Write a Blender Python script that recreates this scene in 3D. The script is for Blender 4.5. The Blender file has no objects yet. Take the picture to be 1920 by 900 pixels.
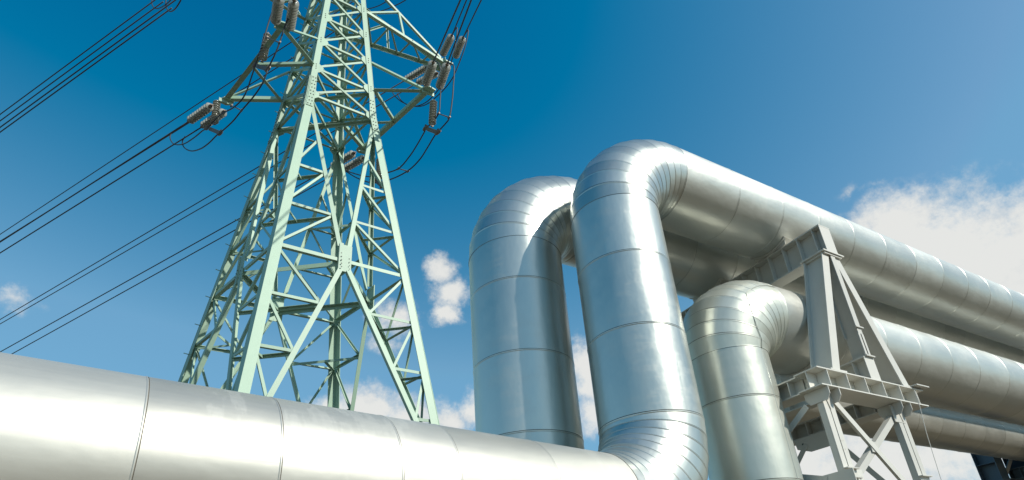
import bpy, math, random
from mathutils import Vector as V, Matrix
random.seed(7)
R = math.radians
SC = bpy.context.scene
COL = SC.collection

# ------------------------------------------------------------------ camera
F_PX, PITCH, ROLL, YAW, CY = 1109.9, R(25.892), R(-4.182), R(59.1), 200.0
FW = V((math.cos(PITCH)*math.cos(YAW), math.cos(PITCH)*math.sin(YAW), math.sin(PITCH)))
_ri = V((math.sin(YAW), -math.cos(YAW), 0)); _up = _ri.cross(FW)
RI = _ri*math.cos(ROLL) + _up*math.sin(ROLL)
UP = -_ri*math.sin(ROLL) + _up*math.cos(ROLL)
cd = bpy.data.cameras.new('camera'); cam = bpy.data.objects.new('camera', cd); COL.objects.link(cam)
cd.sensor_width = 36; cd.lens = F_PX/1920*36; cd.shift_y = CY/1920; cd.clip_end = 6000; cd.clip_start = .05
cam.matrix_world = Matrix(((RI.x, UP.x, -FW.x, 0), (RI.y, UP.y, -FW.y, 0), (RI.z, UP.z, -FW.z, 0), (0, 0, 0, 1)))
SC.camera = cam
GZ = -1.6                                   # ground level (camera is the origin)

def ray(px):                                # world direction of a measured point of the photograph
    return FW + RI*((px[0]-960)/F_PX) - UP*((px[1]-450-CY)/F_PX)

# ------------------------------------------------------------------ materials
def nm(name):
    m = bpy.data.materials.new(name); m.use_nodes = True
    nt = m.node_tree; return m, nt, nt.nodes['Principled BSDF']
def N(nt, t, **kw):
    n = nt.nodes.new(t)
    for k, v in kw.items(): setattr(n, k, v)
    return n
def ramp(nt, fac, stops):
    r = N(nt, 'ShaderNodeValToRGB'); nt.links.new(fac, r.inputs[0]); el = r.color_ramp.elements
    while len(el) < len(stops): el.new(.5)
    for e, (p, c) in zip(el, stops): e.position = p; e.color = (*c, 1) if len(c) == 3 else c
    return r.outputs[0]
def mth(nt, op, a, b=None, c=None):
    n = N(nt, 'ShaderNodeMath', operation=op)
    for i, x in enumerate((a, b, c)):
        if x is None: continue
        if isinstance(x, (int, float)): n.inputs[i].default_value = x
        else: nt.links.new(x, n.inputs[i])
    return n.outputs[0]
def noise(nt, vec, scale, detail=4, rough=.5):
    n = N(nt, 'ShaderNodeTexNoise'); n.inputs['Scale'].default_value = scale
    n.inputs['Detail'].default_value = detail; n.inputs['Roughness'].default_value = rough
    if vec is not None: nt.links.new(vec, n.inputs['Vector'])
    return n
def mapping(nt, vec, scale):
    m = N(nt, 'ShaderNodeMapping'); m.inputs['Scale'].default_value = scale; nt.links.new(vec, m.inputs[0]); return m.outputs[0]
def mixc(nt, fac, a, b, mode='MIX'):
    n = N(nt, 'ShaderNodeMix', data_type='RGBA', blend_type=mode)
    if isinstance(fac, (int, float)): n.inputs[0].default_value = fac
    else: nt.links.new(fac, n.inputs[0])
    for i, x in ((6, a), (7, b)):
        if isinstance(x, tuple): n.inputs[i].default_value = (*x, 1)
        else: nt.links.new(x, n.inputs[i])
    return n.outputs[2]

def cladding_material(name, base, rough, metal, stain, dents=.22):
    m, nt, b = nm(name); L = nt.links
    tc = N(nt, 'ShaderNodeTexCoord'); ob = tc.outputs['Object']; uv = tc.outputs['UV']
    sh = N(nt, 'ShaderNodeAttribute', attribute_name='sheet').outputs['Fac']
    big = noise(nt, ob, 1.3, 5, .6).outputs['Fac']
    streak = noise(nt, mapping(nt, uv, (1.2, 26, 1)), 1.0, 5, .6).outputs['Fac']
    drip = noise(nt, mapping(nt, uv, (7, 1.1, 1)), 1.0, 5, .65).outputs['Fac']
    fine = noise(nt, ob, 38, 4, .6).outputs['Fac']
    v = mth(nt, 'ADD', mth(nt, 'MULTIPLY', sh, .17), mth(nt, 'MULTIPLY', big, .16))
    v = mth(nt, 'ADD', v, mth(nt, 'MULTIPLY', streak, .06))
    v = mth(nt, 'ADD', v, .80)
    col = mixc(nt, 1.0, base, v, 'MULTIPLY')
    # old water marks: pale chalky runs with sharp rims
    st = ramp(nt, mth(nt, 'ADD', mth(nt, 'MULTIPLY', big, .6), mth(nt, 'MULTIPLY', drip, .5)), [(.60, (0, 0, 0)), (.63, (1, 1, 1)), (.68, (.35, .35, .35)), (.74, (.6, .6, .6))])
    col = mixc(nt, mth(nt, 'MULTIPLY', st, stain), col, (.62, .62, .58))
    L.new(col, b.inputs['Base Color'])
    L.new(mth(nt, 'SUBTRACT', metal, mth(nt, 'MULTIPLY', st, stain*.5)), b.inputs['Metallic'])
    r_ = mth(nt, 'ADD', mth(nt, 'MULTIPLY', sh, .05), mth(nt, 'MULTIPLY', big, .16))
    r_ = mth(nt, 'ADD', r_, mth(nt, 'MULTIPLY', streak, .08)); r_ = mth(nt, 'ADD', r_, rough - .15)
    r_ = mth(nt, 'ADD', r_, mth(nt, 'MULTIPLY', st, .12*stain))
    L.new(r_, b.inputs['Roughness'])
    # oil-canning of thin sheet plus fine grain
    wob = noise(nt, mapping(nt, uv, (2.0, 3.0, 1)), 1.0, 3, .45).outputs['Fac']
    bp = N(nt, 'ShaderNodeBump'); bp.inputs['Strength'].default_value = dents; bp.inputs['Distance'].default_value = .05
    L.new(wob, bp.inputs['Height'])
    bp2 = N(nt, 'ShaderNodeBump'); bp2.inputs['Strength'].default_value = .010; bp2.inputs['Distance'].default_value = .01
    L.new(fine, bp2.inputs['Height']); L.new(bp.outputs[0], bp2.inputs['Normal']); L.new(bp2.outputs[0], b.inputs['Normal'])
    return m
M_ALU = cladding_material('galvanised_cladding', (.60, .615, .565), .345, .85, .20)
M_ALU_F = cladding_material('weathered_cladding', (.505, .50, .45), .46, .64, .16, .12)
M_ALU_C = cladding_material('dull_cladding', (.56, .58, .51), .38, .60, .14)

M_ALU_R = cladding_material('satin_cladding', (.585, .595, .545), .39, .62, .16)

def paint(name, c, c2, rough=.45, wear=(.10, .07, .05), wear_amt=.6, nscale=5):
    m, nt, b = nm(name); L = nt.links
    ob = N(nt, 'ShaderNodeTexCoord').outputs['Object']
    n1 = noise(nt, ob, nscale, 6, .6).outputs['Fac']; n2 = noise(nt, ob, nscale*7, 5, .6).outputs['Fac']
    col = mixc(nt, n1, c, c2)
    w = ramp(nt, mth(nt, 'ADD', mth(nt, 'MULTIPLY', n1, .45), mth(nt, 'MULTIPLY', n2, .55)), [(.63, (0, 0, 0)), (.69, (1, 1, 1))])
    col = mixc(nt, mth(nt, 'MULTIPLY', w, wear_amt), col, wear)
    rnd = N(nt, 'ShaderNodeObjectInfo').outputs['Random']   # members faded differently
    col = mixc(nt, 1.0, col, mth(nt, 'MULTIPLY_ADD', rnd, .22, .86), 'MULTIPLY')
    L.new(col, b.inputs['Base Color']); b.inputs['Roughness'].default_value = rough
    bp = N(nt, 'ShaderNodeBump'); bp.inputs['Strength'].default_value = .12; bp.inputs['Distance'].default_value = .01
    L.new(n2, bp.inputs['Height']); L.new(bp.outputs[0], b.inputs['Normal'])
    return m
M_GREEN = paint('mint_green_paint', (.35, .49, .37), (.29, .43, .32), .5, (.24, .25, .17), .5)
M_GREY = paint('light_grey_paint', (.62, .61, .55), (.55, .54, .49), .42, (.24, .15, .085), .45)
M_BLUE = paint('dark_blue_grey_paint', (.10, .15, .20), (.07, .11, .15), .4)
M_CONC = paint('concrete', (.34, .33, .30), (.26, .25, .23), .9)
def plain(name, c, rough, metal=0.0):
    m, nt, b = nm(name); ob = N(nt, 'ShaderNodeTexCoord').outputs['Object']
    n1 = noise(nt, ob, 14, 4).outputs['Fac']
    nt.links.new(mixc(nt, n1, tuple(x*.8 for x in c), tuple(min(1, x*1.2) for x in c)), b.inputs['Base Color'])
    b.inputs['Roughness'].default_value = rough; b.inputs['Metallic'].default_value = metal
    return m
M_GAP_SHADE = plain('joint_gap_shade', (.16, .145, .115), .8)  # shadow of the lap gap, painted as a dark colour on the groove faces
M_WIRE = plain('weathered_conductor', (.05, .05, .052), .6, .3)
M_BOLT = plain('bolt_steel', (.10, .12, .10), .6, .2)
M_CAP = plain('galvanised_iron', (.20, .16, .13), .6, .4)
M_GLASS, nt_, b_ = nm('insulator_glass')
b_.inputs['Base Color'].default_value = (.66, .70, .64, 1); b_.inputs['Roughness'].default_value = .12
b_.inputs['Transmission Weight'].default_value = .2; b_.inputs['Coat Weight'].default_value = .4
nt_.links.new(mixc(nt_, noise(nt_, N(nt_, 'ShaderNodeTexCoord').outputs['Object'], 9).outputs['Fac'], (.30, .31, .265), (.42, .43, .38)), b_.inputs['Base Color'])

# ------------------------------------------------------------------ mesh helpers
class MB:
    def __init__(s): s.v = []; s.f = []; s.mi = []; s.sm = []
    def face(s, idx, mi=0, sm=False): s.f.append(tuple(idx)); s.mi.append(mi); s.sm.append(sm)
    def box(s, c, ex, ey, ez, mi=0):        # centre + three half-extent vectors
        c, ex, ey, ez = V(c), V(ex), V(ey), V(ez); b = len(s.v)
        if ex.cross(ey).dot(ez) < 0: ex = -ex
        for i in (-1, 1):
            for j in (-1, 1):
                for k in (-1, 1): s.v.append(c + ex*i + ey*j + ez*k)
        for q in ((0, 1, 3, 2), (4, 6, 7, 5), (0, 4, 5, 1), (2, 3, 7, 6), (0, 2, 6, 4), (1, 5, 7, 3)): s.face([b+i for i in q], mi)
    def bar(s, p, q, side, w, t, mi=0):     # flat bar p-q, width w along side, thickness t
        p, q = V(p), V(q); ax = q-p; L = ax.length; ax = ax/L
        sd = V(side) - ax*ax.dot(V(side)); sd.normalize(); th = ax.cross(sd)
        s.box((p+q)/2, ax*(L/2), sd*(w/2), th*(t/2), mi)
    def prism(s, pts, n, t, mi=0):          # flat polygon extruded by t about its plane
        n = V(n).normalized()*(t/2); b = len(s.v); k = len(pts)
        for p in pts: s.v.append(V(p)+n)
        for p in pts: s.v.append(V(p)-n)
        c = V((0, 0, 0))
        for i in range(k): c += (V(pts[i])-V(pts[0])).cross(V(pts[(i+1) % k])-V(pts[0]))
        if c.dot(n) < 0:
            s.face([b+k-1-i for i in range(k)], mi); s.face([b+k+i for i in range(k)], mi)
            for i in range(k): j = (i+1) % k; s.face([b+i, b+j, b+k+j, b+k+i], mi)
        else:
            s.face([b+i for i in range(k)], mi); s.face([b+2*k-1-i for i in range(k)], mi)
            for i in range(k): j = (i+1) % k; s.face([b+j, b+i, b+k+i, b+k+j], mi)
    def tube(s, pts, r, n=8, mi=0, cap=True):
        pts = [V(p) for p in pts]; b = len(s.v); t0 = (pts[1]-pts[0]).normalized()
        u = t0.orthogonal().normalized(); prev = t0
        for i, p in enumerate(pts):
            t = (pts[min(i+1, len(pts)-1)]-pts[max(i-1, 0)]).normalized()
            u = (prev.rotation_difference(t) @ u); u = (u - t*t.dot(u)).normalized(); prev = t; w = t.cross(u)
            rr = r[i] if isinstance(r, (list, tuple)) else r
            for k in range(n):
                a = 2*math.pi*k/n; s.v.append(p + (u*math.cos(a)+w*math.sin(a))*rr)
        for i in range(len(pts)-1):
            for k in range(n): j = (k+1) % n; s.face([b+i*n+k, b+i*n+j, b+(i+1)*n+j, b+(i+1)*n+k], mi, True)
        if cap:
            s.face([b+k for k in range(n)][::-1], mi); s.face([b+(len(pts)-1)*n+k for k in range(n)], mi)
    def bolt(s, p, nrm, r=.016, h=.014, mi=0):
        nrm = V(nrm).normalized(); u = nrm.orthogonal().normalized(); w = nrm.cross(u); b = len(s.v); p = V(p)
        for d in (0, h):
            for k in range(6): a = k*math.pi/3; s.v.append(p+nrm*d+(u*math.cos(a)+w*math.sin(a))*r)
        s.face([b+6+k for k in range(6)], mi)
        for k in range(6): j = (k+1) % 6; s.face([b+k, b+j, b+6+j, b+6+k], mi)
    def build(s, name, mats, parent=None, origin=None):
        if not isinstance(mats, (list, tuple)): mats = [mats]
        base = V(parent['_o']) if parent is not None and '_o' in parent else (V(origin) if origin is not None else V((0, 0, 0)))
        me = bpy.data.meshes.new(name); me.from_pydata([tuple(x-base) for x in s.v], [], s.f)
        for m in mats: me.materials.append(m)
        me.polygons.foreach_set('material_index', s.mi); me.polygons.foreach_set('use_smooth', s.sm); me.update()
        o = bpy.data.objects.new(name, me); COL.objects.link(o)
        if parent is not None: o.parent = parent; ORG[o.name] = base
        else: o.location = base
        return o
ORG = {}
def thing(name, label, cat, loc, group=None):
    o = bpy.data.objects.new(name, None); COL.objects.link(o); o.location = loc; o.empty_display_size = .2
    o['label'] = label; o['category'] = cat; o['_o'] = tuple(loc)
    if group: o['group'] = group
    return o
def sub(mb, name, mats, part, root):        # a mesh under a part of root
    base = V(root['_o']); me_o = mb.build(name, mats, None, base); me_o.location = (0, 0, 0); me_o.parent = part
    return me_o
def tag(o, label, cat, group=None):
    o['label'] = label; o['category'] = cat
    if group: o['group'] = group
    return o

# ------------------------------------------------------------------ insulated pipes
NSEG = 112
JS = [.8]
class Pipe:
    """rings of a sheet-clad pipe; every joint is a rolled lap with a groove coloured dark as gap shade"""
    def __init__(s, plane_n): s.n = V(plane_n).normalized(); s.rows = []
    # a row: centre, axis, radius, stretch (mitre), material of the band that STARTS here, sharp, length, sheet id
    def row(s, c, ax, r, st=1.0, mi=0, sharp=False, ln=0.0, sheet=0.0): s.rows.append((V(c), V(ax).normalized(), r, st, mi, sharp, ln, sheet))
    def build(s, name, mat, parent):
        base = V(parent['_o']); vs = []; fs = []; mi = []; sheets = []; uvs = []; sharp = []
        for (c, ax, r, st, *_ ) in s.rows:
            b = s.n.cross(ax).normalized()
            for k in range(NSEG):
                a = 2*math.pi*k/NSEG
                vs.append(tuple(c + s.n*(r*math.cos(a)) + b*(r*st*math.sin(a)) - base))
        for i in range(len(s.rows)-1):
            R0, R1 = s.rows[i], s.rows[i+1]
            for k in range(NSEG):
                j = (k+1) % NSEG
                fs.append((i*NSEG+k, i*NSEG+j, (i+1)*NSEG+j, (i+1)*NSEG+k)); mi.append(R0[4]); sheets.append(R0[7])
                a0, a1 = k/NSEG*3.77, (k+1)/NSEG*3.77
                uvs += [(R0[6], a0), (R0[6], a1), (R1[6], a1), (R1[6], a0)]
        me = bpy.data.meshes.new(name); me.from_pydata(vs, [], fs)
        me.materials.append(mat); me.materials.append(M_GAP_SHADE)
        me.polygons.foreach_set('material_index', mi); me.polygons.foreach_set('use_smooth', [True]*len(fs))
        at = me.attributes.new('sheet', 'FLOAT', 'FACE'); at.data.foreach_set('value', sheets)
        uvl = me.uv_layers.new(name='UVMap'); uvl.data.foreach_set('uv', [x for p in uvs for x in p])
        se = me.attributes.new('sharp_edge', 'BOOLEAN', 'EDGE'); sharp_rows = {i for i, q in enumerate(s.rows) if q[5]}
        vals = []
        for e in me.edges:
            a, b = e.vertices; vals.append(a//NSEG == b//NSEG and a//NSEG in sharp_rows)
        se.data.foreach_set('value', vals)
        me.update(); o = bpy.data.objects.new(name, me); COL.objects.link(o); o.parent = parent
        return o
LIP = ((-.034, .0), (-.022, .006), (-.007, .007), (-.0062, -.008), (.0062, -.008), (.007, .0))
def joint(P, c, ax, r, ln, sheet, st=1.0):
    for i, (d, dr) in enumerate(LIP):
        d *= JS[0]; dr *= JS[0]
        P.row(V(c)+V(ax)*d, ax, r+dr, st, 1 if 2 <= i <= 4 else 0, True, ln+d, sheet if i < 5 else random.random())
def straight(P, p, q, r, joints, ln0=0.0, first=True, r2=None):
    p, q = V(p), V(q); ax = (q-p).normalized(); L = (q-p).length; r2 = r2 or r; sh = random.random()
    if first: P.row(p, ax, r, 1, 0, False, ln0, sh)
    for d in sorted(joints):
        rr = r+(r2-r)*d/L
        joint(P, p+ax*d, ax, rr, ln0+d, sh); sh = P.rows[-1][7]
    P.row(q, ax, r2, 1, 0, False, ln0+L, sh)
def elbow(P, corner, d0, d1, Rb, r, ngore, ln0=0.0, r2=None):
    corner, d0, d1 = V(corner), V(d0).normalized(), V(d1).normalized(); r2 = r2 or r
    ang = d0.angle(d1); tl = Rb*math.tan(ang/2); cen = corner - d0*tl + d1*Rb
    u = -d1; w = d0                          # position = cen + Rb*(u cos + w sin)
    for k in range(ngore+1):
        a = ang*k/ngore + (random.uniform(-.012, .012) if 0 < k < ngore else 0); t = u*(-math.sin(a))+w*math.cos(a); rad = u*math.cos(a)+w*math.sin(a); c = cen+rad*Rb
        rr = r+(r2-r)*min(1, 2.2*k/ngore)+(random.uniform(-.004, .003) if 0 < k < ngore else 0); st = 1.0 if k in (0, ngore) else 1/math.cos(ang/ngore/2)
        ln = ln0+Rb*a
        # beads follow the mitre plane: shift each lip row by rotating about the bend centre
        inner = (Rb-rr)/Rb
        if k == 0 or k == ngore:
            if k == 0:                       # rolled collar where the bend starts
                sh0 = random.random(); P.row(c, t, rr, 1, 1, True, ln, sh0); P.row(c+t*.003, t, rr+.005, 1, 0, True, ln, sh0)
                P.row(c+t*.012, t, rr+.005, 1, 0, True, ln, sh0); P.row(c+t*.014, t, rr, 1, 0, True, ln, sh0)
            else: joint(P, c - t*.008, t, rr, ln, P.rows[-1][7])
            if k == ngore: P.row(c, t, rr, 1, 0, False, ln, P.rows[-1][7])
            continue
        sh = P.rows[-1][7]
        for i, (d, dr) in enumerate(LIP):
            d *= JS[0]; dr *= JS[0]
            aa = a + d/Rb*.8; t2 = u*(-math.sin(aa))+w*math.cos(aa); c2 = cen+(u*math.cos(aa)+w*math.sin(aa))*Rb
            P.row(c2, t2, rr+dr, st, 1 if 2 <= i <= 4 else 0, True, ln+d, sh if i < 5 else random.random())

X = V((1, 0, 0)); Z = V((0, 0, 1)); Y = V((0, 1, 0))
def loop_pipe(name, label, mat, x, y, zlow, ztop, r, Rl, Rt, low_dir, low_joints, riser_joints, run_joints, run_end, low_end, r_run=None, gl=10, gt=10):
    """lower run -> elbow up -> riser -> elbow -> high run along +X"""
    t = thing(name, label, 'pipe', (x, y, GZ), 'heating mains on the trestle')
    ld = V(low_dir).normalized(); r_run = r_run or r
    low_c, top_c = V((x, y, zlow)), V((x, y, ztop))
    P = Pipe(ld.cross(Z)); e = low_c - ld*Rl; JS[0] = .42
    straight(P, low_c - ld*low_end, e, r, [low_end-d for d in low_joints]); P.build('lower_run', mat, t); JS[0] = .68
    P = Pipe(ld.cross(Z)); elbow(P, low_c, ld, Z, Rl, r, gl); P.build('elbow', mat, t)
    P = Pipe(Y); P.n = -Y; a = low_c + Z*Rl; b = top_c - Z*Rt
    straight(P, a, b, r, [z-a.z for z in riser_joints]); P.build('riser', mat, t)
    P = Pipe(-Y); elbow(P, top_c, Z, X, Rt, r, gt, r2=r_run); P.build('elbow', mat, t)
    P = Pipe(-Y); a = top_c + X*Rt
    straight(P, a, V((run_end, y, ztop)), r_run, [q-a.x for q in run_joints]); P.build('upper_run', M_ALU_R, t)
    return t
aF = V((math.cos(R(8.309)), math.sin(R(8.309)), 0))
END = 60.0
def steps(a, s, e, jit=.03):
    o = []
    while a < e: o.append(a + random.uniform(-jit, jit)); a += s
    return o
pA = loop_pipe('insulated_pipe', 'silvery pipe rising nearest the camera, crossing the foreground and topping the trestle', M_ALU,
    4.705, 4.884, 1.0, 6.015, .60, 1.05, 1.04, aF, [2.04, 3.01, 3.48, 4.29, 5.03, 5.9, 6.9, 7.9, 8.9], [3.11, 4.12],
    [6.83, 7.84, 8.76, 9.73, 10.7, 11.68, 12.65, 13.59, 14.5]+steps(15.48, .97, END), END, 26)
[c for c in pA.children if c.name.startswith('lower_run')][0].data.materials[0] = M_ALU_F
pB = loop_pipe('insulated_pipe', 'leftmost rising pipe, bluish silver, with the shadow of its neighbour on it', M_ALU,
    3.93, 6.3, .55, 6.10, .69, 1.1, 1.12, X, steps(2, 1, 8), [2.16, 3.23, 4.32], steps(6.3, 1.0, END), END, 26)
pC = loop_pipe('insulated_pipe', 'lower pipe with the short elbow in front of the trestle leg', M_ALU_C,
    6.44, 5.0, -.75, 3.95, .55, .9, .76, X, steps(2, 1, 8), [1.45, 2.52], [8.6, 9.62, 10.61, 11.6, 12.55, 13.65]+steps(14.6, .98, END), END, 26, r_run=.645, gt=9)
pD = loop_pipe('insulated_pipe', 'lowest shaded pipe running behind the trestle, only its brown underside showing', M_ALU_C,
    8.90, 6.95, -.75, 3.905, .54, 1.0, 1.0, X, steps(2, 1, 8), [1.45, 2.5], steps(10.4, .98, END), END, 30)
# welded longitudinal seams down the short pipe's elbow and riser
def seam_strip(t, pts, nrm, w=.022):
    m = MB(); pts = [V(p) for p in pts]
    m.tube(pts, .0045, 6)
    return m.build('seam_bead', M_ALU_C, t)
cx, cy_, cz = 6.44, 5.0, 3.95; CRB = .76
def c_pt(a_elb, phi, r):                    # phi: around the section, measured from -Y towards the outside of the bend
    if a_elb is None: return None
    cen = V((cx+CRB, cy_, cz-CRB)); u = -X; w = Z
    rad = u*math.cos(a_elb)+w*math.sin(a_elb)
    return cen + rad*(CRB + r*math.sin(phi)) - Y*(r*math.cos(phi))
phi0 = R(-6)
seam_strip(pC, [V((cx, cy_, z)) - X*((.555)*math.sin(phi0)) - Y*(.55*math.cos(phi0)) for z in (.3, 1.4, 2.6, cz-CRB)], None)
seam_strip(pC, [c_pt(R(90)*k/9, phi0+R(38)*min(1, max(0, (k-1)/4)), (.55+.095*min(1, 2.2*k/9))*1.008+.004) for k in range(10)], None)

# ------------------------------------------------------------------ steel sections
def ibeam(m, p, q, up, h, b, tf=.018, tw=.012, stiff=0, st_w=None, ends=False):
    p, q = V(p), V(q); ax = (q-p).normalized(); L = (q-p).length
    up = (V(up)-ax*ax.dot(V(up))).normalized(); sd = ax.cross(up); c = (p+q)/2
    m.box(c+up*(h/2-tf/2), ax*(L/2), sd*(b/2), up*(tf/2)); m.box(c-up*(h/2-tf/2), ax*(L/2), sd*(b/2), up*(tf/2))
    m.box(c, ax*(L/2-.002), sd*(tw/2), up*(h/2-tf))
    for k in range(stiff):
        a = p + ax*(L*(k+.5)/stiff)
        for s_ in (-1, 1): m.box(a+sd*s_*(b/4+tw/4), ax*.006, sd*(b/4-tw/4-.004), up*(h/2-tf))
    if ends:
        for a in (p+ax*.007, q-ax*.007): m.box(a, ax*.005, sd*(b/2-.004), up*(h/2-tf))
def angle(m, p, q, n_out, w, t=.012, flip=1):
    """L section: one flange in the plane facing n_out, the other turned inward along one edge"""
    p, q = V(p), V(q); ax = (q-p).normalized(); n = (V(n_out)-ax*ax.dot(V(n_out))).normalized(); sd = ax.cross(n)*flip
    L = (q-p).length; c = (p+q)/2
    m.box(c-n*(t/2), ax*(L/2), sd*(w/2), n*(t/2))
    m.box(c+sd*(w/2-t/2)-n*(t+(w-t)/2), ax*(L/2), sd*(t/2), n*((w-t)/2))

# ------------------------------------------------------------------ pipe trestle
XC = 8.17
def make_trestle():
    t = thing('pipe_trestle', 'pale grey steel trestle with an A-frame top carrying the four pipes', 'trestle', (XC, 5.8, GZ))
    ztop, zu = 5.40, 4.91
    y0, y1 = 4.0, 7.45
    def part(m, name): return m.build(name, M_GREY, t)
    m = MB(); ibeam(m, (XC+.03, y0, (ztop+zu)/2), (XC+.03, 7.6, (ztop+zu)/2), Z, ztop-zu, .27, .02, .014, 13, ends=True); top = part(m, 'top_beam')
    for yf, sg in ((y0+.02, 1), (7.1, 1)):   # the two A-frames
        yc = yf+.18
        m = MB(); m.box((XC+.03, yc, zu-.016), (.25, 0, 0), (0, .21, 0), (0, 0, .012)); m.box((XC+.03, yc, zu-.045), (.21, 0, 0), (0, .19, 0), (0, 0, .013)); part(m, 'cap_plate')
        for s_ in (-1, 1):
            m = MB(); p = V((XC+s_*.13, yc, zu-.06)); q = V((XC+s_*(.78 if s_ > 0 else .86), yc, 2.795))
            ax = (q-p).normalized(); sd = Y.cross(ax)
            ibeam(m, p, q, Y, .32, .15, .016, .012)
            leg = part(m, 'leg')
            m = MB(); m.box(q+Z*.012, (.17, 0, 0), (0, .20, 0), (0, 0, .011)); sub(m, 'base_plate', M_GREY, leg, t)
        m = MB(); ibeam(m, (XC+.02, yc-.07, zu-.06), (XC+.02, yc-.07, 3.52), Y, .22, .105, .014, .010)
        m.box((XC+.02, yc-.19, 3.62), (.09, 0, 0), (0, .012, 0), (0, 0, .01)); part(m, 'hanger_post')
        m = MB(); m.box((XC+.02, yc-.07, 3.335), (.012, 0, 0), (0, .11, 0), (0, 0, .185)); m.box((XC+.02, yc-.17, 3.335), (.06, 0, 0), (0, .01, 0), (0, 0, .185))
        m.box((XC+.02, yc-.08, 3.16), (.10, 0, 0), (0, .13, 0), (0, 0, .01)); part(m, 'shear_plate')
    # ring of deep beams
    zt, zb = 2.78, 2.53; h = zt-zb; zc = (zt+zb)/2
    for yy in (y0+.15, y1-.15):
        m = MB(); ibeam(m, (6.80, yy, zc), (9.22, yy, zc), Z, h, .34, .016, .012, 6); part(m, 'ring_beam')
    for xx in (6.99, 8.86):
        m = MB(); ibeam(m, (xx, y0+.33, zc-.002), (xx, y1-.33, zc-.002), Z, h-.008, .28, .018, .012, 10); part(m, 'ring_beam')
    m = MB(); ibeam(m, (XC, y0+.02, 2.965), (XC, y1-.04, 2.965), Z, .36, .24, .018, .012, 9, ends=True); part(m, 'cross_beam')
    m = MB(); m.box((9.12, y0+.10, zt+.03), (.16, 0, 0), (0, .19, 0), (0, 0, .009)); m.box((9.06, y0+.14, zt+.012), (.05, 0, 0), (0, .10, 0), (0, 0, .011)); part(m, 'bracket')
    # lower legs: two channels with a slit between them
    for yy, sg in ((y0+.15, 1), (y1-.15, -1)):
        for xx in (7.02, 8.62):
            m = MB()
            for s_ in (-1, 1):
                cx_ = xx+s_*.056; m.box((cx_, yy-.037, (zb-.02+GZ)/2), (.047, 0, 0), (0, .006, 0), (0, 0, (zb-.02-GZ)/2))
                m.box((cx_, yy+.037, (zb-.02+GZ)/2), (.047, 0, 0), (0, .006, 0), (0, 0, (zb-.02-GZ)/2))
                m.box((xx+s_*.0975, yy, (zb-.02+GZ)/2), (.006, 0, 0), (0, .030, 0), (0, 0, (zb-.02-GZ)/2-.003))
            leg = part(m, 'lower_leg')
            m = MB()
            for dx in (-.112, .112):
                m.prism([(xx+dx, yy-.17, zb-.004), (xx+dx, yy+.17, zb-.004), (xx+dx, yy+.17, zb-.10), (xx+dx, yy+.12, zb-.17), (xx+dx, yy-.12, zb-.17), (xx+dx, yy-.17, zb-.10)], X, .012)
            m.prism([(xx-.06, yy-.050, zb-.004), (xx+.06, yy-.050, zb-.004), (xx, yy-.050, zb-.26)], Y, .010)
            sub(m, 'head_plate', M_GREY, leg, t)
            m = MB(); m.box((xx, yy-.050, 1.46), (.11, 0, 0), (0, .010, 0), (0, 0, .055)); m.box((xx, yy-.075, 1.515), (.12, 0, 0), (0, .030, 0), (0, 0, .006))
            m.box((xx, yy-.075, 1.405), (.12, 0, 0), (0, .030, 0), (0, 0, .006)); sub(m, 'splice_clamp', M_GREY, leg, t)
            m = MB(); m.box((xx, yy, GZ-.1), (.3, 0, 0), (0, .3, 0), (0, 0, .3)); sub(m, 'footing', M_CONC, leg, t)
    # bracing of the near and far planes
    for yy, s_ in ((y0+.10, -1), (y1-.10, 1)):
        n = Y*s_
        m = MB(); angle(m, V((7.14, yy, 2.42)), V((8.60, yy, .95)), n, .085, .010, -1); part(m, 'diagonal_brace')
        m = MB(); angle(m, V((8.50, yy-s_*.03, 2.34)), V((7.10, yy-s_*.03, 1.38)), n, .085, .010, 1); part(m, 'diagonal_brace')
        m = MB(); m.box((7.72, yy-s_*.016, 1.845), (.07, 0, 0), (0, .006, 0), (0, 0, .07)); part(m, 'gusset_plate')
        m = MB(); m.box((8.56, yy-s_*.009, 2.38), (.12, 0, 0), (0, .006, 0), (0, 0, .12)); part(m, 'gusset_plate')
        m = MB(); m.box((7.12, yy-s_*.009, 1.32), (.14, 0, 0), (0, .006, 0), (0, 0, .20))
        for a in (-.04, .05):
            for b in (-.12, 0, .12): m.bolt((7.14+a, yy+s_*.004, 1.30+b), n, .014, .012)
        part(m, 'gusset_plate')
    # side planes: left crossed, right chevron with a bolted gusset
    for (a, b) in (((6.86, y0+.30, 2.36), (6.86, y1-.30, .55)), ((6.83, y0+.30, 1.42), (6.83, y1-.30, 2.36))):
        m = MB(); angle(m, V(a), V(b), -X, .08, .010, 1); part(m, 'diagonal_brace')
    m = MB(); m.box((6.845, y0+.16, 1.32), (.006, 0, 0), (0, .20, 0), (0, 0, .16))
    for a in (.24, .31): m.bolt((6.838, y0+a, 1.27), -X, .014, .012, 1)
    m.build('gusset_plate', [M_GREY, M_BOLT], t)
    gy = 5.42
    m = MB(); m.prism([(8.70, gy-.42, zb-.004), (8.70, gy+.42, zb-.004), (8.70, gy+.40, zb-.16), (8.70, gy+.18, zb-.25), (8.70, gy-.18, zb-.25), (8.70, gy-.36, zb-.10)], X, .012)
    for a, b in ((-.26, -.10), (-.19, -.15), (.22, -.15), (.28, -.10)): m.bolt((8.693, gy+a, zb+b), -X, .013, .012, 1)
    m.build('gusset_plate', [M_GREY, M_BOLT], t)
    for b in ((8.68, y0+.28, 1.02), (8.68, y1-.28, .9)):
        m = MB(); yy = gy-.20 if b[1] < gy else gy+.22; angle(m, V((8.68, yy, zb-.12)), V(b), -X, .08, .010, 1); part(m, 'diagonal_brace')
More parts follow.
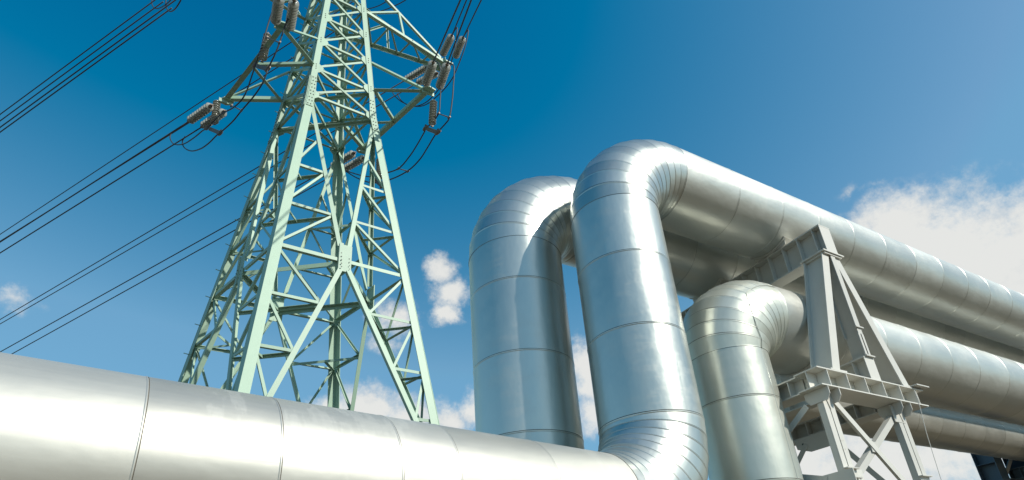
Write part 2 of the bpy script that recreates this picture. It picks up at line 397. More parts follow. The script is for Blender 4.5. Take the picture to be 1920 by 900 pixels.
    # saddles under the pipes
    def saddle(xx, yy, zz, r, zbeam, wid):
        m = MB(); pts = []
        for k in range(9):
            a = R(-90-34+68*k/8); pts.append((yy+math.cos(a)*(r+.012), zz+math.sin(a)*(r+.012)))
        for k in range(8):
            (ya, za), (yb, zb_) = pts[k], pts[k+1]; d = V((0, yb-ya, zb_-za)); nn = V((0, -d.z, d.y)).normalized()
            m.box((xx, (ya+yb)/2, (za+zb_)/2), (wid, 0, 0), d*.5, nn*.006)
        for dx in (-wid*.75, wid*.75):
            m.prism([(xx+dx, yy-r*.5, zbeam+.004), (xx+dx, yy+r*.5, zbeam+.004), (xx+dx, pts[-1][0]-.03, pts[-1][1]-.01), (xx+dx, pts[6][0], pts[6][1]-.012), (xx+dx, yy, zz-r-.016), (xx+dx, pts[2][0], pts[2][1]-.012), (xx+dx, pts[0][0]+.03, pts[0][1]-.01)], X, .01)
        part(m, 'saddle')
    saddle(XC+.03, 4.884, 6.015, .60, ztop, .20); saddle(XC+.03, 6.3, 6.09, .675, ztop, .20)
    saddle(XC, 5.0, 3.95, .645, 3.145, .16); saddle(XC, 6.95, 3.905, .54, 3.145, .16)
    # earthing rod down the right leg
    m = MB(); m.tube([(8.955, y0-.03, 2.74), (8.96, y0-.03, 2.6), (8.86, y0-.02, 2.1), (8.80, y0-.01, 1.5), (8.78, y0, .4), (8.78, y0, GZ)], .004, 6); part(m, 'earthing_rod')
    return t
make_trestle()

# the next support, seen at the lower right under the pipes
def make_portal():
    t = thing('pipe_support', 'dark blue-grey steel support under the pipes at the lower right edge', 'support', (20.6, 7.9, GZ))
    for x in (20.05, 21.9):
        m = MB(); ibeam(m, (x, 7.75, GZ), (x, 7.75, 4.6), Y, .5, .46, .02, .016, 8); m.build('column', M_BLUE, t)
    for z, h in ((4.2, .4), (2.9, .3), (1.4, .25)):
        m = MB(); ibeam(m, (20.32, 7.75, z), (21.64, 7.75, z), Z, h, .26, .018, .014, 4); m.build('cross_beam', M_BLUE, t)
    m = MB(); m.box((21.0, 8.06, 3.5), (.68, 0, 0), (0, .01, 0), (0, 0, .5)); m.build('web_panel', M_GREY, t)
    m = MB(); ibeam(m, (20.6, 4.2, 3.12), (20.6, 7.48, 3.12), Z, .3, .25, .018, .014, 8); m.build('bearing_beam', M_BLUE, t)
    m = MB(); ibeam(m, (20.6, 4.35, GZ), (20.6, 4.35, 2.96), Y, .3, .25, .018, .014, 6); m.build('column', M_BLUE, t)
    m = MB(); angle(m, V((20.3, 7.6, 3.05)), V((21.66, 7.6, 3.98)), -Y, .12); m.build('diagonal_brace', M_GREY, t)
make_portal()

# ------------------------------------------------------------------ lattice tower
TX, TY, P1, P2 = 2.3475, 14.416, R(3.1446), R(18.3044)
EX = V((math.cos(P1), math.sin(P1), 0)); EY = V((-math.sin(P2), math.cos(P2), 0)); T0 = V((TX, TY, 0))
ZG, ZB, ZH = 8.824, 14.902, 18.797
def hx(z): return 1.75+(1.0603-1.75)*(z-ZG)/(ZB-ZG) if z < ZB else 1.0603+(.7949-1.0603)*(z-ZB)/(ZH-ZB)
def hy(z): return 1.7428+(1.0289-1.7428)*(z-ZG)/(ZB-ZG) if z < ZB else 1.0289+(.7969-1.0289)*(z-ZB)/(ZH-ZB)
def LT(u, w, z): return T0 + EX*u + EY*w + Z*z
_det = EX.x*EY.y-EX.y*EY.x
def toL(p): d = p-T0; return ((d.x*EY.y-d.y*EY.x)/_det, (EX.x*d.y-EX.y*d.x)/_det, p.z)
def on_x(px, u):                            # measured point on the vertical plane u = const
    d = ray(px); nrm = V((EY.y, -EY.x, 0))/_det; return d*((nrm.dot(T0)+u)/nrm.dot(d))
def at_z(px, z): d = ray(px); return d*(z/d.z)
NX = V((EY.y, -EY.x, 0)).normalized(); NY = V((-EX.y, EX.x, 0)).normalized()
tower = thing('lattice_tower', 'tall mint green lattice tower of bolted steel angles', 'pylon', (TX, TY, GZ))
def tpart(m, name, mats=None): return m.build(name, mats or M_GREEN, tower)
ZTOP = 24.6
for s in (-1, 1):
    for t_ in (-1, 1):
        m = MB()
        for (za, zb, w, th) in ((GZ, ZB, .225, .02), (ZB, ZTOP, .18, .018)):
            p, q = LT(hx(za)*s, hy(za)*t_, za), LT(hx(zb)*s, hy(zb)*t_, zb); ax = (q-p)
            for d, n in ((-EX*s, NY*t_), (-EY*t_, NX*s)):
                b = len(m.v); n = n.normalized()
                for z_, base in ((0, p), (1, q)):
                    for e in (0, w):
                        for k in (0, -th): m.v.append(base + d*e + n*k)
                idx = [(0, 2, 6, 4), (1, 5, 7, 3), (0, 4, 5, 1), (2, 3, 7, 6), (0, 1, 3, 2), (4, 6, 7, 5)]
                for f in idx: m.face([b+i for i in f])
        leg = tpart(m, 'leg')
        m = MB(); zs = (14.25, 15.65)          # bolted splice at the waist, both flanges
        for d, n in ((-EX*s, NY*t_), (-EY*t_, NX*s)):
            pa, pb, pm = [LT(hx(z)*s, hy(z)*t_, z)+n*.012 for z in (zs[0], zs[1], ZB)]
            o = .03
            m.prism([pa+d*o, pm+d*o, pm+d*.22, pa+d*.22], n, .014); m.prism([pm+d*o+Z*.003, pb+d*o, pb+d*.18, pm+d*.22+Z*.003], n, .014)
            for k in range(9):
                z = 14.32+k*.155
                for e in (.07, .15): m.bolt(LT(hx(z)*s, hy(z)*t_, z)+n*.019+d*(e+(.02 if k % 2 else 0)), n, .018, .016, 1)
        sub(m, 'splice_plate', [M_GREEN, M_BOLT], leg, tower)
        if (s, t_) in ((-1, 1), (-1, -1)):
            z = 5.0; k = 0                        # climbing pegs, alternating flanges
            while z < 21 and t_ == 1:
                p = LT(hx(z)*s, hy(z)*t_, z); d = -NX if k % 2 else NY
                a = p+EY*-.1 if k % 2 else p+EX*.1
                m = MB(); m.tube([a, a+d*.14], .012, 5); sub(m, 'climbing_peg', M_GREEN, leg, tower); z += .42; k += 1
# faces: (point function, outward normal)
def face_fn(k):
    if k == 0: return (lambda x, z: LT(x, -hy(z), z)), -NY, hx
    if k == 1: return (lambda x, z: LT(hx(z), x, z)), NX, hy
    if k == 2: return (lambda x, z: LT(-x, hy(z), z)), NY, hx
    return (lambda x, z: LT(-hx(z), -x, z)), -NX, hy
def member(name, p, q, n, w, depth, flip=1):
    m = MB(); angle(m, p-n*depth, q-n*depth, n, w, .012, flip); return tpart(m, name)
UPL = [20.12, 18.80, 17.48, 16.13, ZB]
def plate(mlist, c, n, pts3):  mlist.append((c, n, pts3))
for k in range(4):
    fp, n, hw = face_fn(k); n = n.normalized()
    # big crossed members meeting at the central gusset
    xb = hw(ZB)-.06
    for s in (-1, 1):
        member('main_brace', fp(s*xb, ZB-.05), fp(s*.12, ZG+.42), n, .112, .026, s)
        zl = 2.9; member('main_brace', fp(s*.10, ZG-.28), fp(s*(hw(zl)-.1), zl), n, .12, .026, s)
        armu = lambda z: s*(.10 + (xb-.10)*(z-ZG-.3)/(ZB-ZG-.3)); arml = lambda z: s*(.08+(hw(2.9)-.18)*(ZG-z)/(ZG-2.9))
        zu = [13.3, 11.75, 10.28, ZG]; zd = [7.36, 5.92, 4.66]
        for z in zu[1:3]: member('horizontal_strut', fp(s*(hw(z)-.12), z), fp(armu(z), z), n, .074, .042, 1)
        member('horizontal_strut', fp(s*(hw(ZG)-.12), ZG), fp(s*.12, ZG), n, .10, .042, 1)
        for z in zd: member('horizontal_strut', fp(s*(hw(z)-.12), z), fp(arml(z), z), n, .074, .042, 1)
        za = [13.0]+zu[1:]
        for a, b in ((za[0], zu[1]), (zu[1], zu[2]), (zu[2], ZG)):
            member('diagonal_brace', fp(armu(a), a), fp(s*(hw(b)-.12), b+.08), n, .064, .058, s)
        for a, b in ((ZG-.05, zd[0]), (zd[0]-.03, zd[1]), (zd[1]-.03, zd[2]), (zd[2]-.03, 3.4)):
            member('diagonal_brace', fp(s*(hw(a)-.12), a), fp(arml(b), b+.05), n, .064, .058, -s)
    # bolted central gusset
    m = MB(); m.box(fp(0, ZG+.06)-n*.012, (fp(1, ZG)-fp(0, ZG)).normalized()*.17, n*.009, Z*.40)
    ex = (fp(1, ZG)-fp(0, ZG)).normalized()
    m.box(fp(0, ZG+.06)+n*.006-ex*.11, ex*.05, n*.009, Z*.43); 
    for i in range(7):
        m.bolt(fp(-.10, ZG-.26+i*.11)+n*.016, n, .017, .015, 1); m.bolt(fp(.11, ZG-.26+i*.11)-n*.002, n, .013, .012, 1)
    tpart(m, 'gusset_plate', [M_GREEN, M_BOLT])
    # slim upper cage: crossed panels with level struts
    lv = [ZTOP-.3, 23.0, 21.5]+UPL
    for i in range(len(lv)-1):
        a, b = lv[i], lv[i+1]; xa, xb_ = hw(a)-.09, hw(b)-.09
        member('diagonal_brace', fp(-xa, a), fp(xb_, b), n, .072, .026, 1)
        member('diagonal_brace', fp(xa, a), fp(-xb_, b), n, .072, .046, 1)
        member('horizontal_strut', fp(-xb_, b), fp(xb_, b), n, .074, .066, 1)
    for z in UPL:
        for s in (-1, 1):
            m = MB(); x0 = s*(hw(z)-.03); dx = -s
            m.prism([fp(x0, z+.22)-n*.022, fp(x0+dx*.16, z+.20)-n*.022, fp(x0+dx*.30, z+.07)-n*.022, fp(x0+dx*.30, z-.08)-n*.022, fp(x0+dx*.16, z-.22)-n*.022, fp(x0, z-.24)-n*.022], n, .006)
            for dz in (-.10, 0, .10): m.bolt(fp(x0+dx*.07, z+dz)+n*.002, n, .015, .013, 1)
            tpart(m, 'gusset_plate', [M_GREEN, M_BOLT])
# level diaphragms
def arm_x(z, hw):
    return .10+(hw(ZB)-.16)*(z-ZG-.3)/(ZB-ZG-.3) if z > ZG else .08+(hw(2.9)-.18)*(ZG-z)/(ZG-2.9)
for z in (11.70, 10.24, 7.32, 5.88):
    ax_, ay_ = arm_x(z, hx), arm_x(z, hy)
    for s in (-1, 1):
        for t_ in (-1, 1):
            p, q = LT(s*ax_, t_*(hy(z)-.06), z), LT(s*(hx(z)-.06), t_*ay_, z)
            m = MB(); angle(m, p, q, Z, .075, .012, s*t_); tpart(m, 'diaphragm_brace')
            m = MB(); angle(m, LT(s*(hx(z)-.1), t_*(hy(z)-.1), z-.02), (p+q)/2-Z*.02, Z, .055, .010, 1); tpart(m, 'hip_brace')
for z in (ZG-.02, ZB, 16.13):
    pts = [LT(0, -hy(z), z), LT(hx(z), 0, z), LT(0, hy(z), z), LT(-hx(z), 0, z)]
    if z < ZB-1:
        for i in range(4):
            p, q = pts[i], pts[(i+1) % 4]; c = LT(0, 0, z); p = p+(c-p)*.05; q = q+(c-q)*.05
            m = MB(); angle(m, p, q, Z, .12 if z > 7 else .10, .012, 1); tpart(m, 'diaphragm_brace')
    else:
        for s in (-1, 1):
            m = MB(); angle(m, LT(-s*(hx(z)-.1), -(hy(z)-.1), z-.08+s*.02), LT(s*(hx(z)-.1), hy(z)-.1, z-.08+s*.02), Z, .09, .012, 1); tpart(m, 'diaphragm_brace')

# cross arms
def cmem(arm, name, p, q, n, w, flip=1):
    m = MB(); angle(m, p, q, n, w, .012, flip); return sub(m, name, M_GREEN, arm, tower)
ZA = 16.13; AX, AB = 2.30, 1.79
def lower_arm(s):
    m = MB(); angle(m, LT(s*AX, -AB-.1, ZA), LT(s*AX, AB+.1, ZA), -Z, .15, .014, s); arm = tpart(m, 'cross_arm')
    for t_ in (-1, 1):
        leg = LT(s*hx(ZA), t_*hy(ZA), ZA); tip = LT(s*AX, t_*AB, ZA)
        cmem(arm, 'chord', leg, tip, -Z, .13, -s*t_)
        cmem(arm, 'hanger', LT(s*hx(17.48), t_*hy(17.48), 17.48), tip+Z*.06, NY*t_, .085, 1)
        cmem(arm, 'brace', leg-Z*.015, LT(s*AX, 0, ZA-.015), -Z, .10, s*t_)
        m = MB(); c = tip                    # curved yoke plate at the tip
        pts = []
        for (a, b) in ((-.16, -.10), (.0, -.24), (.26, -.26), (.40, -.10), (.40, .10), (.10, .18), (-.10, .16)):
            pts.append(c + EX*(s*b*.9) + EY*(-t_*a*.6+t_*.12))
        m.prism(pts, Z, .05); m.box(c-Z*.07, EX*.20, EY*.02, Z*.07); sub(m, 'yoke_plate', M_GREEN, arm, tower)
    return arm
lower_arm(-1); lower_arm(1)
def long_arm(s, zc, reach, zh):
    tip = LT(s*reach, 0, zc); m = MB(); angle(m, tip-EY*.26, tip+EY*.26, -Z, .18, .02, s); arm = tpart(m, 'cross_arm')
    tips = {}
    for t_ in (-1, 1):
        a, b = LT(s*hx(zc), t_*hy(zc), zc), tip+EY*(t_*.20); c, d = LT(s*hx(zh), t_*hy(zh), zh), tip+EY*(t_*.14)+Z*.10
        cmem(arm, 'chord', a, b, NY*t_, .12, 1); cmem(arm, 'chord', c, d, NY*t_, .09, 1)
        L_ = lambda p, q, f: p+(q-p)*f
        cmem(arm, 'brace', L_(a, b, .02), L_(c, d, .42), NY*t_, .07, 1); cmem(arm, 'brace', L_(c, d, .43), L_(a, b, .45), NY*t_, .07, 1)
        tips[t_] = (a, b, c, d)
    (a, b, c, d), (a2, b2, c2, d2) = tips[-1], tips[1]
    for f0, f1 in ((0, .28), (.28, .55), (.55, .8)):
        cmem(arm, 'brace', a+(b-a)*f0, a2+(b2-a2)*f1, -Z, .065, 1); cmem(arm, 'brace', a2+(b2-a2)*f1, a+(b-a)*f1, -Z, .065, 1)
    m = MB(); m.box(tip+EX*s*.08, EX*.16, EY*.30, Z*.03); sub(m, 'yoke_plate', M_GREEN, arm, tower)
    return arm
long_arm(1, 20.12, 4.2, 22.3); long_arm(-1, 20.12, 4.2, 22.3)

# ------------------------------------------------------------------ insulators, conductors
SL = 1.62                                   # string length
def string_template():
    t = bpy.data.objects.new('insulator_string', None); COL.objects.link(t)
    me_m = MB(); n = 20; nd = 9; p0 = .14; pitch = (SL-.28)/nd
    prof = []
    for k in range(nd):
        z = p0+pitch*k
        prof += [(z+.004, .040), (z+.030, .050), (z+.044, .118), (z+.062, .142), (z+.074, .130), (z+.068, .085), (z+.082, .070), (z+.084, .042), (z+pitch-.004, .036)]
    def lathe(m, prof, n):
        b = len(m.v)
        for z, r in prof:
            for k in range(n): a = 2*math.pi*k/n; m.v.append(V((r*math.cos(a), r*math.sin(a), -z)))
        for i in range(len(prof)-1):
            for k in range(n): j = (k+1) % n; m.face([b+i*n+j, b+i*n+k, b+(i+1)*n+k, b+(i+1)*n+j], 0, True)
    lathe(me_m, prof, n); o = me_m.build('glass_discs', M_GLASS); o.parent = t
    m = MB()
    for k in range(nd): z = p0+pitch*k; lathe(m, [(z-.040, .02), (z-.034, .052), (z+.020, .062), (z+.026, .03)], 12)
    o = m.build('iron_caps', M_CAP); o.parent = t
    for za, zb in ((0, p0), (SL-.14, SL)):
        m = MB(); m.box((0, 0, -(za+zb)/2), (.018, 0, 0), (0, .018, 0), (0, 0, (zb-za)/2)); m.box((0, 0, -(za*.4+zb*.6)), (.05, 0, 0), (0, .022, 0), (0, 0, .035))
        o = m.build('end_fitting', M_CAP); o.parent = t
    return t
_tmpl = string_template(); _used = [False]
def place_string(p, q, label, group):
    p, q = V(p), V(q); d = q-p; L = d.length
    if not _used[0]: o = _tmpl; _used[0] = True
    else:
        o = _tmpl.copy(); COL.objects.link(o)
        for ch in _tmpl.children:
            c = ch.copy(); COL.objects.link(c); c.parent = o
    o.rotation_mode = 'QUATERNION'; o.rotation_quaternion = V((0, 0, -1)).rotation_difference(d.normalized())
    o.location = p; s = L/SL; o.scale = (max(.85, min(1.1, s)),)*2+(s,)
    tag(o, label, 'insulator', group); return o
DN = (EX*-.317 + EY*-.938 + Z*.14).normalized(); DA = (EX*-.318 + EY*.941 + Z*-.114).normalized()
def nearest(P, D, px):                      # point of the sight line px closest to the line P + s D
    d = ray(px).normalized(); w = P; b = d.dot(D); dd = d.dot(w); e = D.dot(w)
    den = 1-b*b; s = (b*dd-e)/den; t = (dd-b*e)/den
    return d*t
def string_end(P, D, px, L=SL):
    d = ray(px).normalized(); pd = P.dot(d); disc = L*L-(P.dot(P)-pd*pd)
    if disc <= 0: return P+(nearest(P, D, px)-P).normalized()*L
    c = [d*(pd+k*math.sqrt(disc)) for k in (-1, 1)]
    return max(c, key=lambda q: (q-P).normalized().dot(D))
WR = .022
def smooth(pts, n=8):
    pts = [V(p) for p in pts]; o = []
    P = [pts[0]*2-pts[1]]+pts+[pts[-1]*2-pts[-2]]
    for i in range(1, len(P)-2):
        for k in range(n):
            t = k/n; a, b, c, d = P[i-1], P[i], P[i+1], P[i+2]
            o.append(.5*((2*b)+(c-a)*t+(2*a-5*b+4*c-d)*t*t+(3*b-a-3*c+d)*t**3))
    return o+[pts[-1]]
def wire(pts, label, group, r=WR, name='power_line', cat='cable', sm=True):
    m = MB(); m.tube(smooth(pts) if sm else pts, r, 7); return tag(m.build(name, M_WIRE), label, cat, group)
def span(P, D, px, extra, sag=.0):          # conductor from P through the sight line px and on past the frame
    q = nearest(P, D, px); d = (q-P); L = d.length; d.normalize(); tot = L+extra; o = []
    for k in range(13): s = tot*k/12; o.append(P+d*s - Z*(sag*4*(k/12)*(1-k/12)))
    return o
G_S, G_L, G_J = 'glass insulator strings on the tower', 'power lines leaving the tower', 'jumper cables looping round the tower'
# right lower arm: two strings towards the viewer
for (a, b, far, ls, lw) in (((797, 160), (813, 115), (872, -20), 'inner pale glass string climbing from the tip plate of the right lower arm', 'line climbing to the top edge from the inner string of the right lower arm'),
                        ((823, 166), (839, 119), (891, -20), 'outer pale glass string climbing from the tip plate of the right lower arm', 'line climbing to the top edge from the outer string of the right lower arm')):
    P = at_z(a, ZA+.04); Q = string_end(P, DN, b); place_string(P, Q, ls, G_S); wire(span(Q, (Q-P).normalized(), far, 6), lw, G_L, sm=False)
# right long arm
for (a, b, far, ls, lw) in (((829, 104), (848, 65), (883, -20), 'left of two pale strings at the tip of the long right arm', 'line climbing to the top edge from the long right arm, left one'),
                        ((853, 108), (869, 69), (912, -20), 'right of two pale strings at the tip of the long right arm', 'rightmost line climbing to the top edge of the photo')):
    P = at_z(a, 20.14); Q = string_end(P, DN, b); place_string(P, Q, ls, G_S); wire(span(Q, (Q-P).normalized(), far, 6), lw, G_L, sm=False)
# left lower arm, near tip
for (a, b, far, ls, lw) in (((516, 44), (524, -8), (530, -60), 'left bright glass string rising from the near left arm plate to the top edge', 'cable above the left string of the near left arm'),
                        ((543, 56), (552, -2), (560, -60), 'bright glass string nearest the green leg on the near left arm plate', 'cable above the right string of the near left arm')):
    P = at_z(a, ZA+.04); Q = string_end(P, DN, b); place_string(P, Q, ls, G_S)
# strings and lines running away to the left
def away(a, b, z, tgt, ls, lw, extra=45):
    P = at_z(a, z); Q = string_end(P, DA, b)
    if ls: place_string(P, Q, ls, G_S)
    wire(span(Q, DA, tgt, extra), lw, G_L, sm=False); return Q
qa = away((399, 196), (352, 229), ZA, (-25, 470), 'upper dark string stretched left from the far left arm tip', 'upper of the two lines leaving the far left arm tip')
qb = away((424, 207), (377, 239), ZA, (-25, 490), 'lower dark string stretched left from the far left arm tip', 'lower of the two lines leaving the far left arm tip')
away((804, 124), (757, 152), 20.12, (-25, 614), 'dark upper string slanting left-down from the tip of the long right arm', 'upper line of the middle left pair passing behind the tower')
away((822, 136), (780, 157), 20.12, (-25, 622), 'dark lower string slanting left-down from the tip of the long right arm', 'lower line of the middle left pair passing behind the tower')
away((667, 285), (619, 315), ZA, (-25, 674), 'upper dark string seen through the middle of the tower', 'upper line of the lowest left pair above the big pipe')
away((686, 294), (641, 320), ZA, (-25, 690), 'lower dark string seen through the middle of the tower', 'lower line of the lowest left pair above the big pipe')
# lines of arms higher up, entering at the top edge
for pa, tgt, lw in (((690, -16), (-25, 456), 'line crossing behind the left arm tips, upper one'), ((690, 20), (-25, 468), 'line crossing behind the left arm tips, lower one')):
    P = on_x(pa, 2.4); wire(span(P, DA, tgt, 45), lw, G_L, sm=False)
for i, (pa, tgt) in enumerate((((300, -7), (-25, 233)), ((306, 3), (-25, 245)), ((333, -3), (-25, 257)), ((322, 15), (-25, 266)))):
    P = on_x(pa, -4.2); wire(span(P, DA, tgt, 45), ('topmost', 'second from top', 'third from top', 'lowest')[i]+' of the four lines in the upper left sky', G_L, sm=False)

# hanging strings with their clamps, and the jumpers they carry
def clamp(a, b, u, label):
    p, q = on_x(a, u), on_x(b, u); m = MB(); ax = (q-p).normalized(); c = (p+q)/2
    t = thing('jumper_clamp', label, 'clamp', tuple(c), 'jumper clamps under the hanging strings')
    m.bar(p, q, Z, .10, .035); m.bar(p+(q-p)*.2-Z*.03, q-(q-p)*.2-Z*.03, Z, .10, .03); m.build('yoke_bar', M_CAP, t)
    for e in (p, q):
        m = MB(); m.tube([e-EY*.12-Z*.01, e-EY*.05, e+EY*.05, e+EY*.12-Z*.01], [.035, .06, .06, .035], 8); m.box(e+Z*.08, ax*.03, EY*.03, Z*.06); m.build('shoe', M_CAP, t)
HS = (((813, 186), (810, 238), 2.3, (798, 240), (821, 248), 'grey string hanging below the right lower arm tip', 'clamp below the string hanging from the right lower arm'),
      ((503, 61), (491, 117), -2.3, (478, 122), (502, 129), 'dark ribbed string hanging below the near left arm plate', 'clamp below the near left hanging string'),
      ((407, 188), (402, 234), -2.3, (389, 239), (413, 249), 'dark string hanging straight down at the far left arm tip', 'clamp below the far left hanging string'),
      ((712, 296), (712, 338), 2.3, (704, 338), (717, 349), 'string hanging behind the right-hand leg', 'clamp partly hidden behind the right-hand leg'))
for a, b, u, ca, cb, l1, l2 in HS:
    place_string(on_x(a, u), on_x(b, u), l1, G_S); clamp(ca, cb, u, l2)
JW = .021
def jumper(pxs, u, label, r=JW): wire([on_x(p, u) for p in pxs], label, G_J, r, 'jumper_cable', 'cable')
jumper([(815, 113), (825, 125), (826, 165), (825, 190), (823, 211), (813, 227), (800, 240), (795, 249), (783, 270), (768, 293), (747, 316), (717, 326), (690, 331), (660, 324), (625, 312)], 2.35, 'inner cable looping under the right lower arm')
jumper([(840, 117), (851, 125), (850, 160), (848, 187), (843, 219), (836, 231), (821, 247), (814, 256), (802, 276), (787, 299), (765, 320), (733, 336), (700, 343), (670, 334), (645, 319)], 2.35, 'outer cable looping under the right lower arm')
jumper([(849, 63), (857, 52), (855, 78), (848, 110), (834, 150), (806, 186), (780, 199), (757, 193), (742, 182), (733, 168)], 4.2, 'left cable drooping below the long right arm')
jumper([(870, 67), (878, 57), (873, 84), (861, 118), (845, 152), (819, 181), (794, 198), (768, 198), (752, 188), (745, 175)], 4.2, 'right cable drooping below the long right arm')
jumper([(524, -12), (517, 5), (505, 38), (491, 86), (479, 121), (473, 140), (459, 178), (440, 200), (412, 216), (390, 239), (380, 245), (364, 258), (344, 270), (326, 270), (319, 259), (321, 249)], -2.4, 'left cable looping round the left arm tips')
jumper([(553, -5), (541, 31), (533, 53), (525, 78), (516, 101), (503, 128), (499, 140), (490, 160), (474, 183), (454, 206), (436, 228), (414, 248), (406, 254), (392, 268), (376, 279), (358, 283), (345, 276), (342, 265), (347, 256)], -2.4, 'right cable looping round the left arm tips')
jumper([(285, -8), (285, 8), (292, 16), (304, 13), (318, 2), (325, -10)], -4.25, 'small left loop of cable at the top left edge')
jumper([(312, -8), (311, 10), (317, 21), (327, 18), (338, 2), (342, -10)], -4.25, 'small right loop of cable at the top left edge')
jumper([(650, 18), (680, 18), (707, 12), (730, -1), (745, -14)], 2.9, 'upper cable crossing the top right of the tower')
jumper([(660, 28), (690, 27), (717, 20), (740, 11), (762, -1), (775, -14)], 2.9, 'lower cable crossing the top right of the tower')
def spacer(a, b, u, label):
    m = MB(); p, q = on_x(a, u), on_x(b, u); m.tube([p, q], .018, 6); m.box(p, EX*.02, EY*.05, Z*.03); m.box(q, EX*.02, EY*.05, Z*.03)
    tag(m.build('cable_spacer', M_CAP), label, 'spacer', 'spacers between jumper cables')
spacer((822, 213), (842, 220), 2.35, 'spacer on the upright cables above the right clamp')
spacer((747, 316), (765, 321), 2.35, 'spacer at the bottom of the right cable loop')
spacer((500, 70), (524, 80), -2.4, 'spacer on the cables beside the near left hanging string')
spacer((434, 198), (453, 207), -2.4, 'spacer on the cables beside the far left arm plate')

# ------------------------------------------------------------------ ground
def ground_material():
    m, nt, b = nm('dry_grass_ground'); L = nt.links; ob = N(nt, 'ShaderNodeTexCoord').outputs['Object']
    a = noise(nt, ob, .08, 6).outputs['Fac']; c = noise(nt, ob, 1.4, 8, .65).outputs['Fac']
    col = mixc(nt, ramp(nt, a, [(.38, (0, 0, 0)), (.62, (1, 1, 1))]), (.105, .080, .052), (.080, .072, .044))
    col = mixc(nt, c, col, (.12, .09, .055)); L.new(col, b.inputs['Base Color']); b.inputs['Roughness'].default_value = .95
    bp = N(nt, 'ShaderNodeBump'); bp.inputs['Strength'].default_value = .6; L.new(c, bp.inputs['Height']); L.new(bp.outputs[0], b.inputs['Normal'])
    return m
m = MB(); n_ = 24; S_ = 2500
for i in range(n_+1):
    for j in range(n_+1):
        x, y = -S_+2*S_*i/n_, -S_+2*S_*j/n_; m.v.append(V((x, y, GZ)))
for i in range(n_):
    for j in range(n_): m.face([i*(n_+1)+j, (i+1)*(n_+1)+j, (i+1)*(n_+1)+j+1, i*(n_+1)+j+1], 0, True)
g = m.build('ground', ground_material()); g['kind'] = 'structure'

# ------------------------------------------------------------------ sun and sky
SUN_AZ, SUN_EL = R(-60.5), R(38)
sd_ = V((math.cos(SUN_EL)*math.cos(SUN_AZ), math.cos(SUN_EL)*math.sin(SUN_AZ), math.sin(SUN_EL)))
sl = bpy.data.lights.new('sun', 'SUN'); sl.energy = 5.0; sl.angle = R(.53); sl.color = (1, .95, .86)
so = bpy.data.objects.new('sun', sl); COL.objects.link(so); so.rotation_mode = 'QUATERNION'; so.rotation_quaternion = V((0, 0, 1)).rotation_difference(sd_)
so.location = sd_*80
w = bpy.data.worlds.new('World'); SC.world = w; w.use_nodes = True; nt = w.node_tree; L = nt.links
bg = nt.nodes['Background']; sky = N(nt, 'ShaderNodeTexSky', sky_type='NISHITA'); sky.sun_disc = False
sky.sun_elevation = SUN_EL; sky.sun_rotation = math.atan2(sd_.x, sd_.y); sky.altitude = 200; sky.air_density = 1.0; sky.dust_density = .6; sky.ozone_density = 1.6
hs = N(nt, 'ShaderNodeHueSaturation'); hs.inputs['Saturation'].default_value = 1.22; hs.inputs['Hue'].default_value = .488; hs.inputs['Value'].default_value = 1.0
L.new(sky.outputs[0], hs.inputs['Color'])
# deeper, clearer blue overhead than the bare model: a tone curve on the sky's own light, channel by channel
sp = N(nt, 'ShaderNodeSeparateColor'); L.new(hs.outputs[0], sp.inputs[0]); cb = N(nt, 'ShaderNodeCombineColor')
for i, (k, o, knee, k2) in enumerate(((4.2, .045, .082, .55), (2.35, .055, .215, .55), (1.62, .026, .40, .45))):
    q = .11; x_ = sp.outputs[i]
    lo = mth(nt, 'MULTIPLY_ADD', x_, k, -k*o/q); hi = mth(nt, 'MULTIPLY_ADD', x_, k2, (k*(knee-o)-k2*knee)/q)
    L.new(mth(nt, 'MAXIMUM', mth(nt, 'MINIMUM', lo, hi), .002), cb.inputs[i])
SKYC = cb.outputs[0]
tc = N(nt, 'ShaderNodeTexCoord'); D = tc.outputs['Generated']
wn = noise(nt, D, 9, 9, .66); wv = N(nt, 'ShaderNodeVectorMath', operation='MULTIPLY_ADD'); L.new(wn.outputs['Color'], wv.inputs[0]); wv.inputs[1].default_value = (.075,)*3; L.new(D, wv.inputs[2])
off = N(nt, 'ShaderNodeVectorMath', operation='SUBTRACT'); L.new(wv.outputs[0], off.inputs[0]); off.inputs[1].default_value = (.0375,)*3
DW = off.outputs[0]
def blob(c, su, sv, tilt=0.0, amp=1.0):
    """elongated patch of sky about the direction c (su along the horizon, sv upward, radians)"""
    c = V(c).normalized(); e1 = Z.cross(c).normalized(); e2 = c.cross(e1)
    a, b = e1*math.cos(tilt)+e2*math.sin(tilt), e2*math.cos(tilt)-e1*math.sin(tilt)
    def dot(v_):
        n = N(nt, 'ShaderNodeVectorMath', operation='DOT_PRODUCT'); L.new(DW, n.inputs[0]); n.inputs[1].default_value = v_; return n.outputs['Value']
    x_ = mth(nt, 'MULTIPLY_ADD', dot(a), 1/su, -c.dot(a)/su); y_ = mth(nt, 'MULTIPLY_ADD', dot(b), 1/sv, -c.dot(b)/sv)
    r2 = mth(nt, 'ADD', mth(nt, 'MULTIPLY', x_, x_), mth(nt, 'MULTIPLY', y_, y_))
    back = mth(nt, 'GREATER_THAN', dot(c), .2)
    return mth(nt, 'MULTIPLY', mth(nt, 'MULTIPLY', mth(nt, 'SUBTRACT', 1.0, mth(nt, 'SQRT', r2)), amp), back)
def pxd(x, y): return ray((x, y))
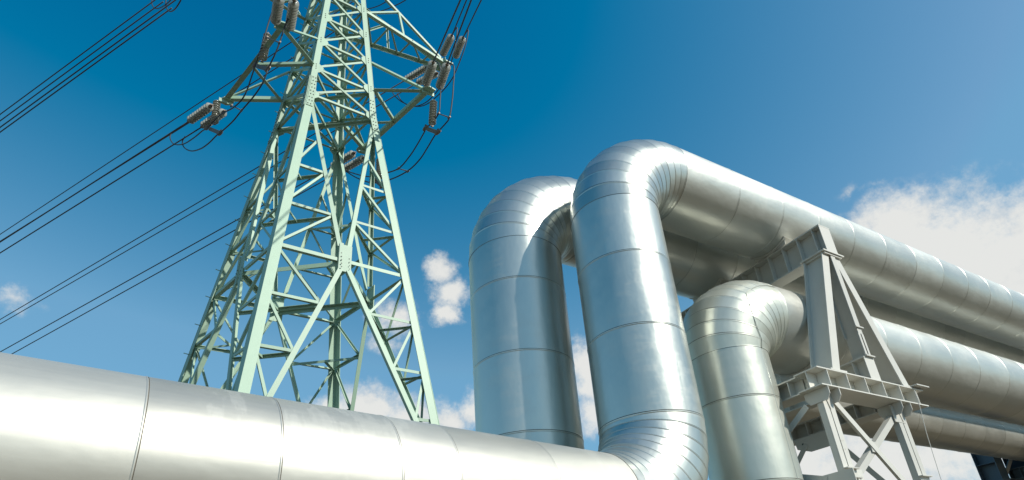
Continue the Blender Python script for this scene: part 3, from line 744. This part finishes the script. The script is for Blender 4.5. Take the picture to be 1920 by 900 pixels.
blobs = [blob(pxd(1800, 480), .15, .135, 0, 1.2), blob(pxd(1930, 475), .15, .12, 0, 1.2), blob(pxd(1690, 455), .10, .095, 0, 1.15), blob(pxd(1625, 470), .06, .08), blob(pxd(2080, 500), .14, .12), blob(pxd(1600, 480), .075, .075),
    blob(pxd(830, 512), .042, .040), blob(pxd(845, 552), .052, .042), blob(pxd(842, 588), .036, .028),
    blob(pxd(752, 600), .060, .045, 0, .8), blob(pxd(725, 640), .05, .03, 0, .7), blob(pxd(690, 765), .085, .055), blob(pxd(770, 780), .10, .055), blob(pxd(845, 790), .06, .045), blob(pxd(620, 775), .07, .04, 0, .8),
    blob(pxd(895, 772), .045, .045), blob(pxd(1095, 700), .05, .09), blob(pxd(1105, 770), .06, .07, 0, .9),
    blob(pxd(1540, 800), .16, .09, 0, 1.1), blob(pxd(1680, 865), .20, .08, 0, 1.1), blob(pxd(1500, 870), .14, .09), blob(pxd(1840, 850), .13, .035, 0, .7),
    blob(pxd(18, 562), .055, .032, 0, .62), blob(pxd(1584, 358), .030, .016, 0, .36), blob(pxd(1635, 352), .03, .012, 0, .32)]
mx = blobs[0]
for b_ in blobs[1:]: mx = mth(nt, 'MAXIMUM', mx, b_)
# unseen cloud added behind and above the viewer, sunward, for the pipes' reflections
bkn = noise(nt, mapping(nt, D, (1, 1, 2.2)), 2.3, 7, .58).outputs['Fac']
fwd = N(nt, 'ShaderNodeVectorMath', operation='DOT_PRODUCT'); L.new(D, fwd.inputs[0]); fwd.inputs[1].default_value = (math.cos(R(-85))*.82, math.sin(R(-85))*.82, .57)
bw = ramp(nt, fwd.outputs['Value'], [(.42, (0, 0, 0)), (.80, (1, 1, 1))])
back = mth(nt, 'MULTIPLY', mth(nt, 'MULTIPLY_ADD', bkn, 2.6, -1.25), bw)
fn = noise(nt, D, 46, 8, .68).outputs['Fac']; mn = noise(nt, D, 11, 6, .6).outputs['Fac']
edge = mth(nt, 'ADD', mth(nt, 'MULTIPLY', mth(nt, 'SUBTRACT', fn, .5), .85), mth(nt, 'MULTIPLY', mth(nt, 'SUBTRACT', mn, .5), .9))
den = mth(nt, 'ADD', mx, mth(nt, 'MULTIPLY', edge, ramp(nt, mx, [(.0, (0, 0, 0)), (.25, (1, 1, 1))])))
mask = N(nt, 'ShaderNodeMapRange', interpolation_type='SMOOTHSTEP'); L.new(mth(nt, 'MAXIMUM', den, back), mask.inputs[0]); mask.inputs[1].default_value = .10; mask.inputs[2].default_value = .80
body = noise(nt, mapping(nt, DW, (1, 1, 1.8)), 13, 7, .6).outputs['Fac']
CLOUD = 7.9
ccol = ramp(nt, mth(nt, 'ADD', mth(nt, 'MULTIPLY', body, .75), mth(nt, 'MULTIPLY', den, .35)), [(.30, (.72, .75, .77)), (.62, (.95, .945, .905))])
csc = mixc(nt, 1.0, ccol, (CLOUD,)*3, 'MULTIPLY')
fin = mixc(nt, mth(nt, 'MULTIPLY', mask.outputs[0], .94), SKYC, csc)
L.new(fin, bg.inputs['Color']); bg.inputs['Strength'].default_value = .11

SC.view_settings.view_transform = 'Standard'; SC.view_settings.look = 'None'; SC.view_settings.exposure = 0; SC.view_settings.gamma = 1
SC.render.engine = 'CYCLES'; SC.cycles.max_bounces = 8; SC.cycles.use_denoising = True
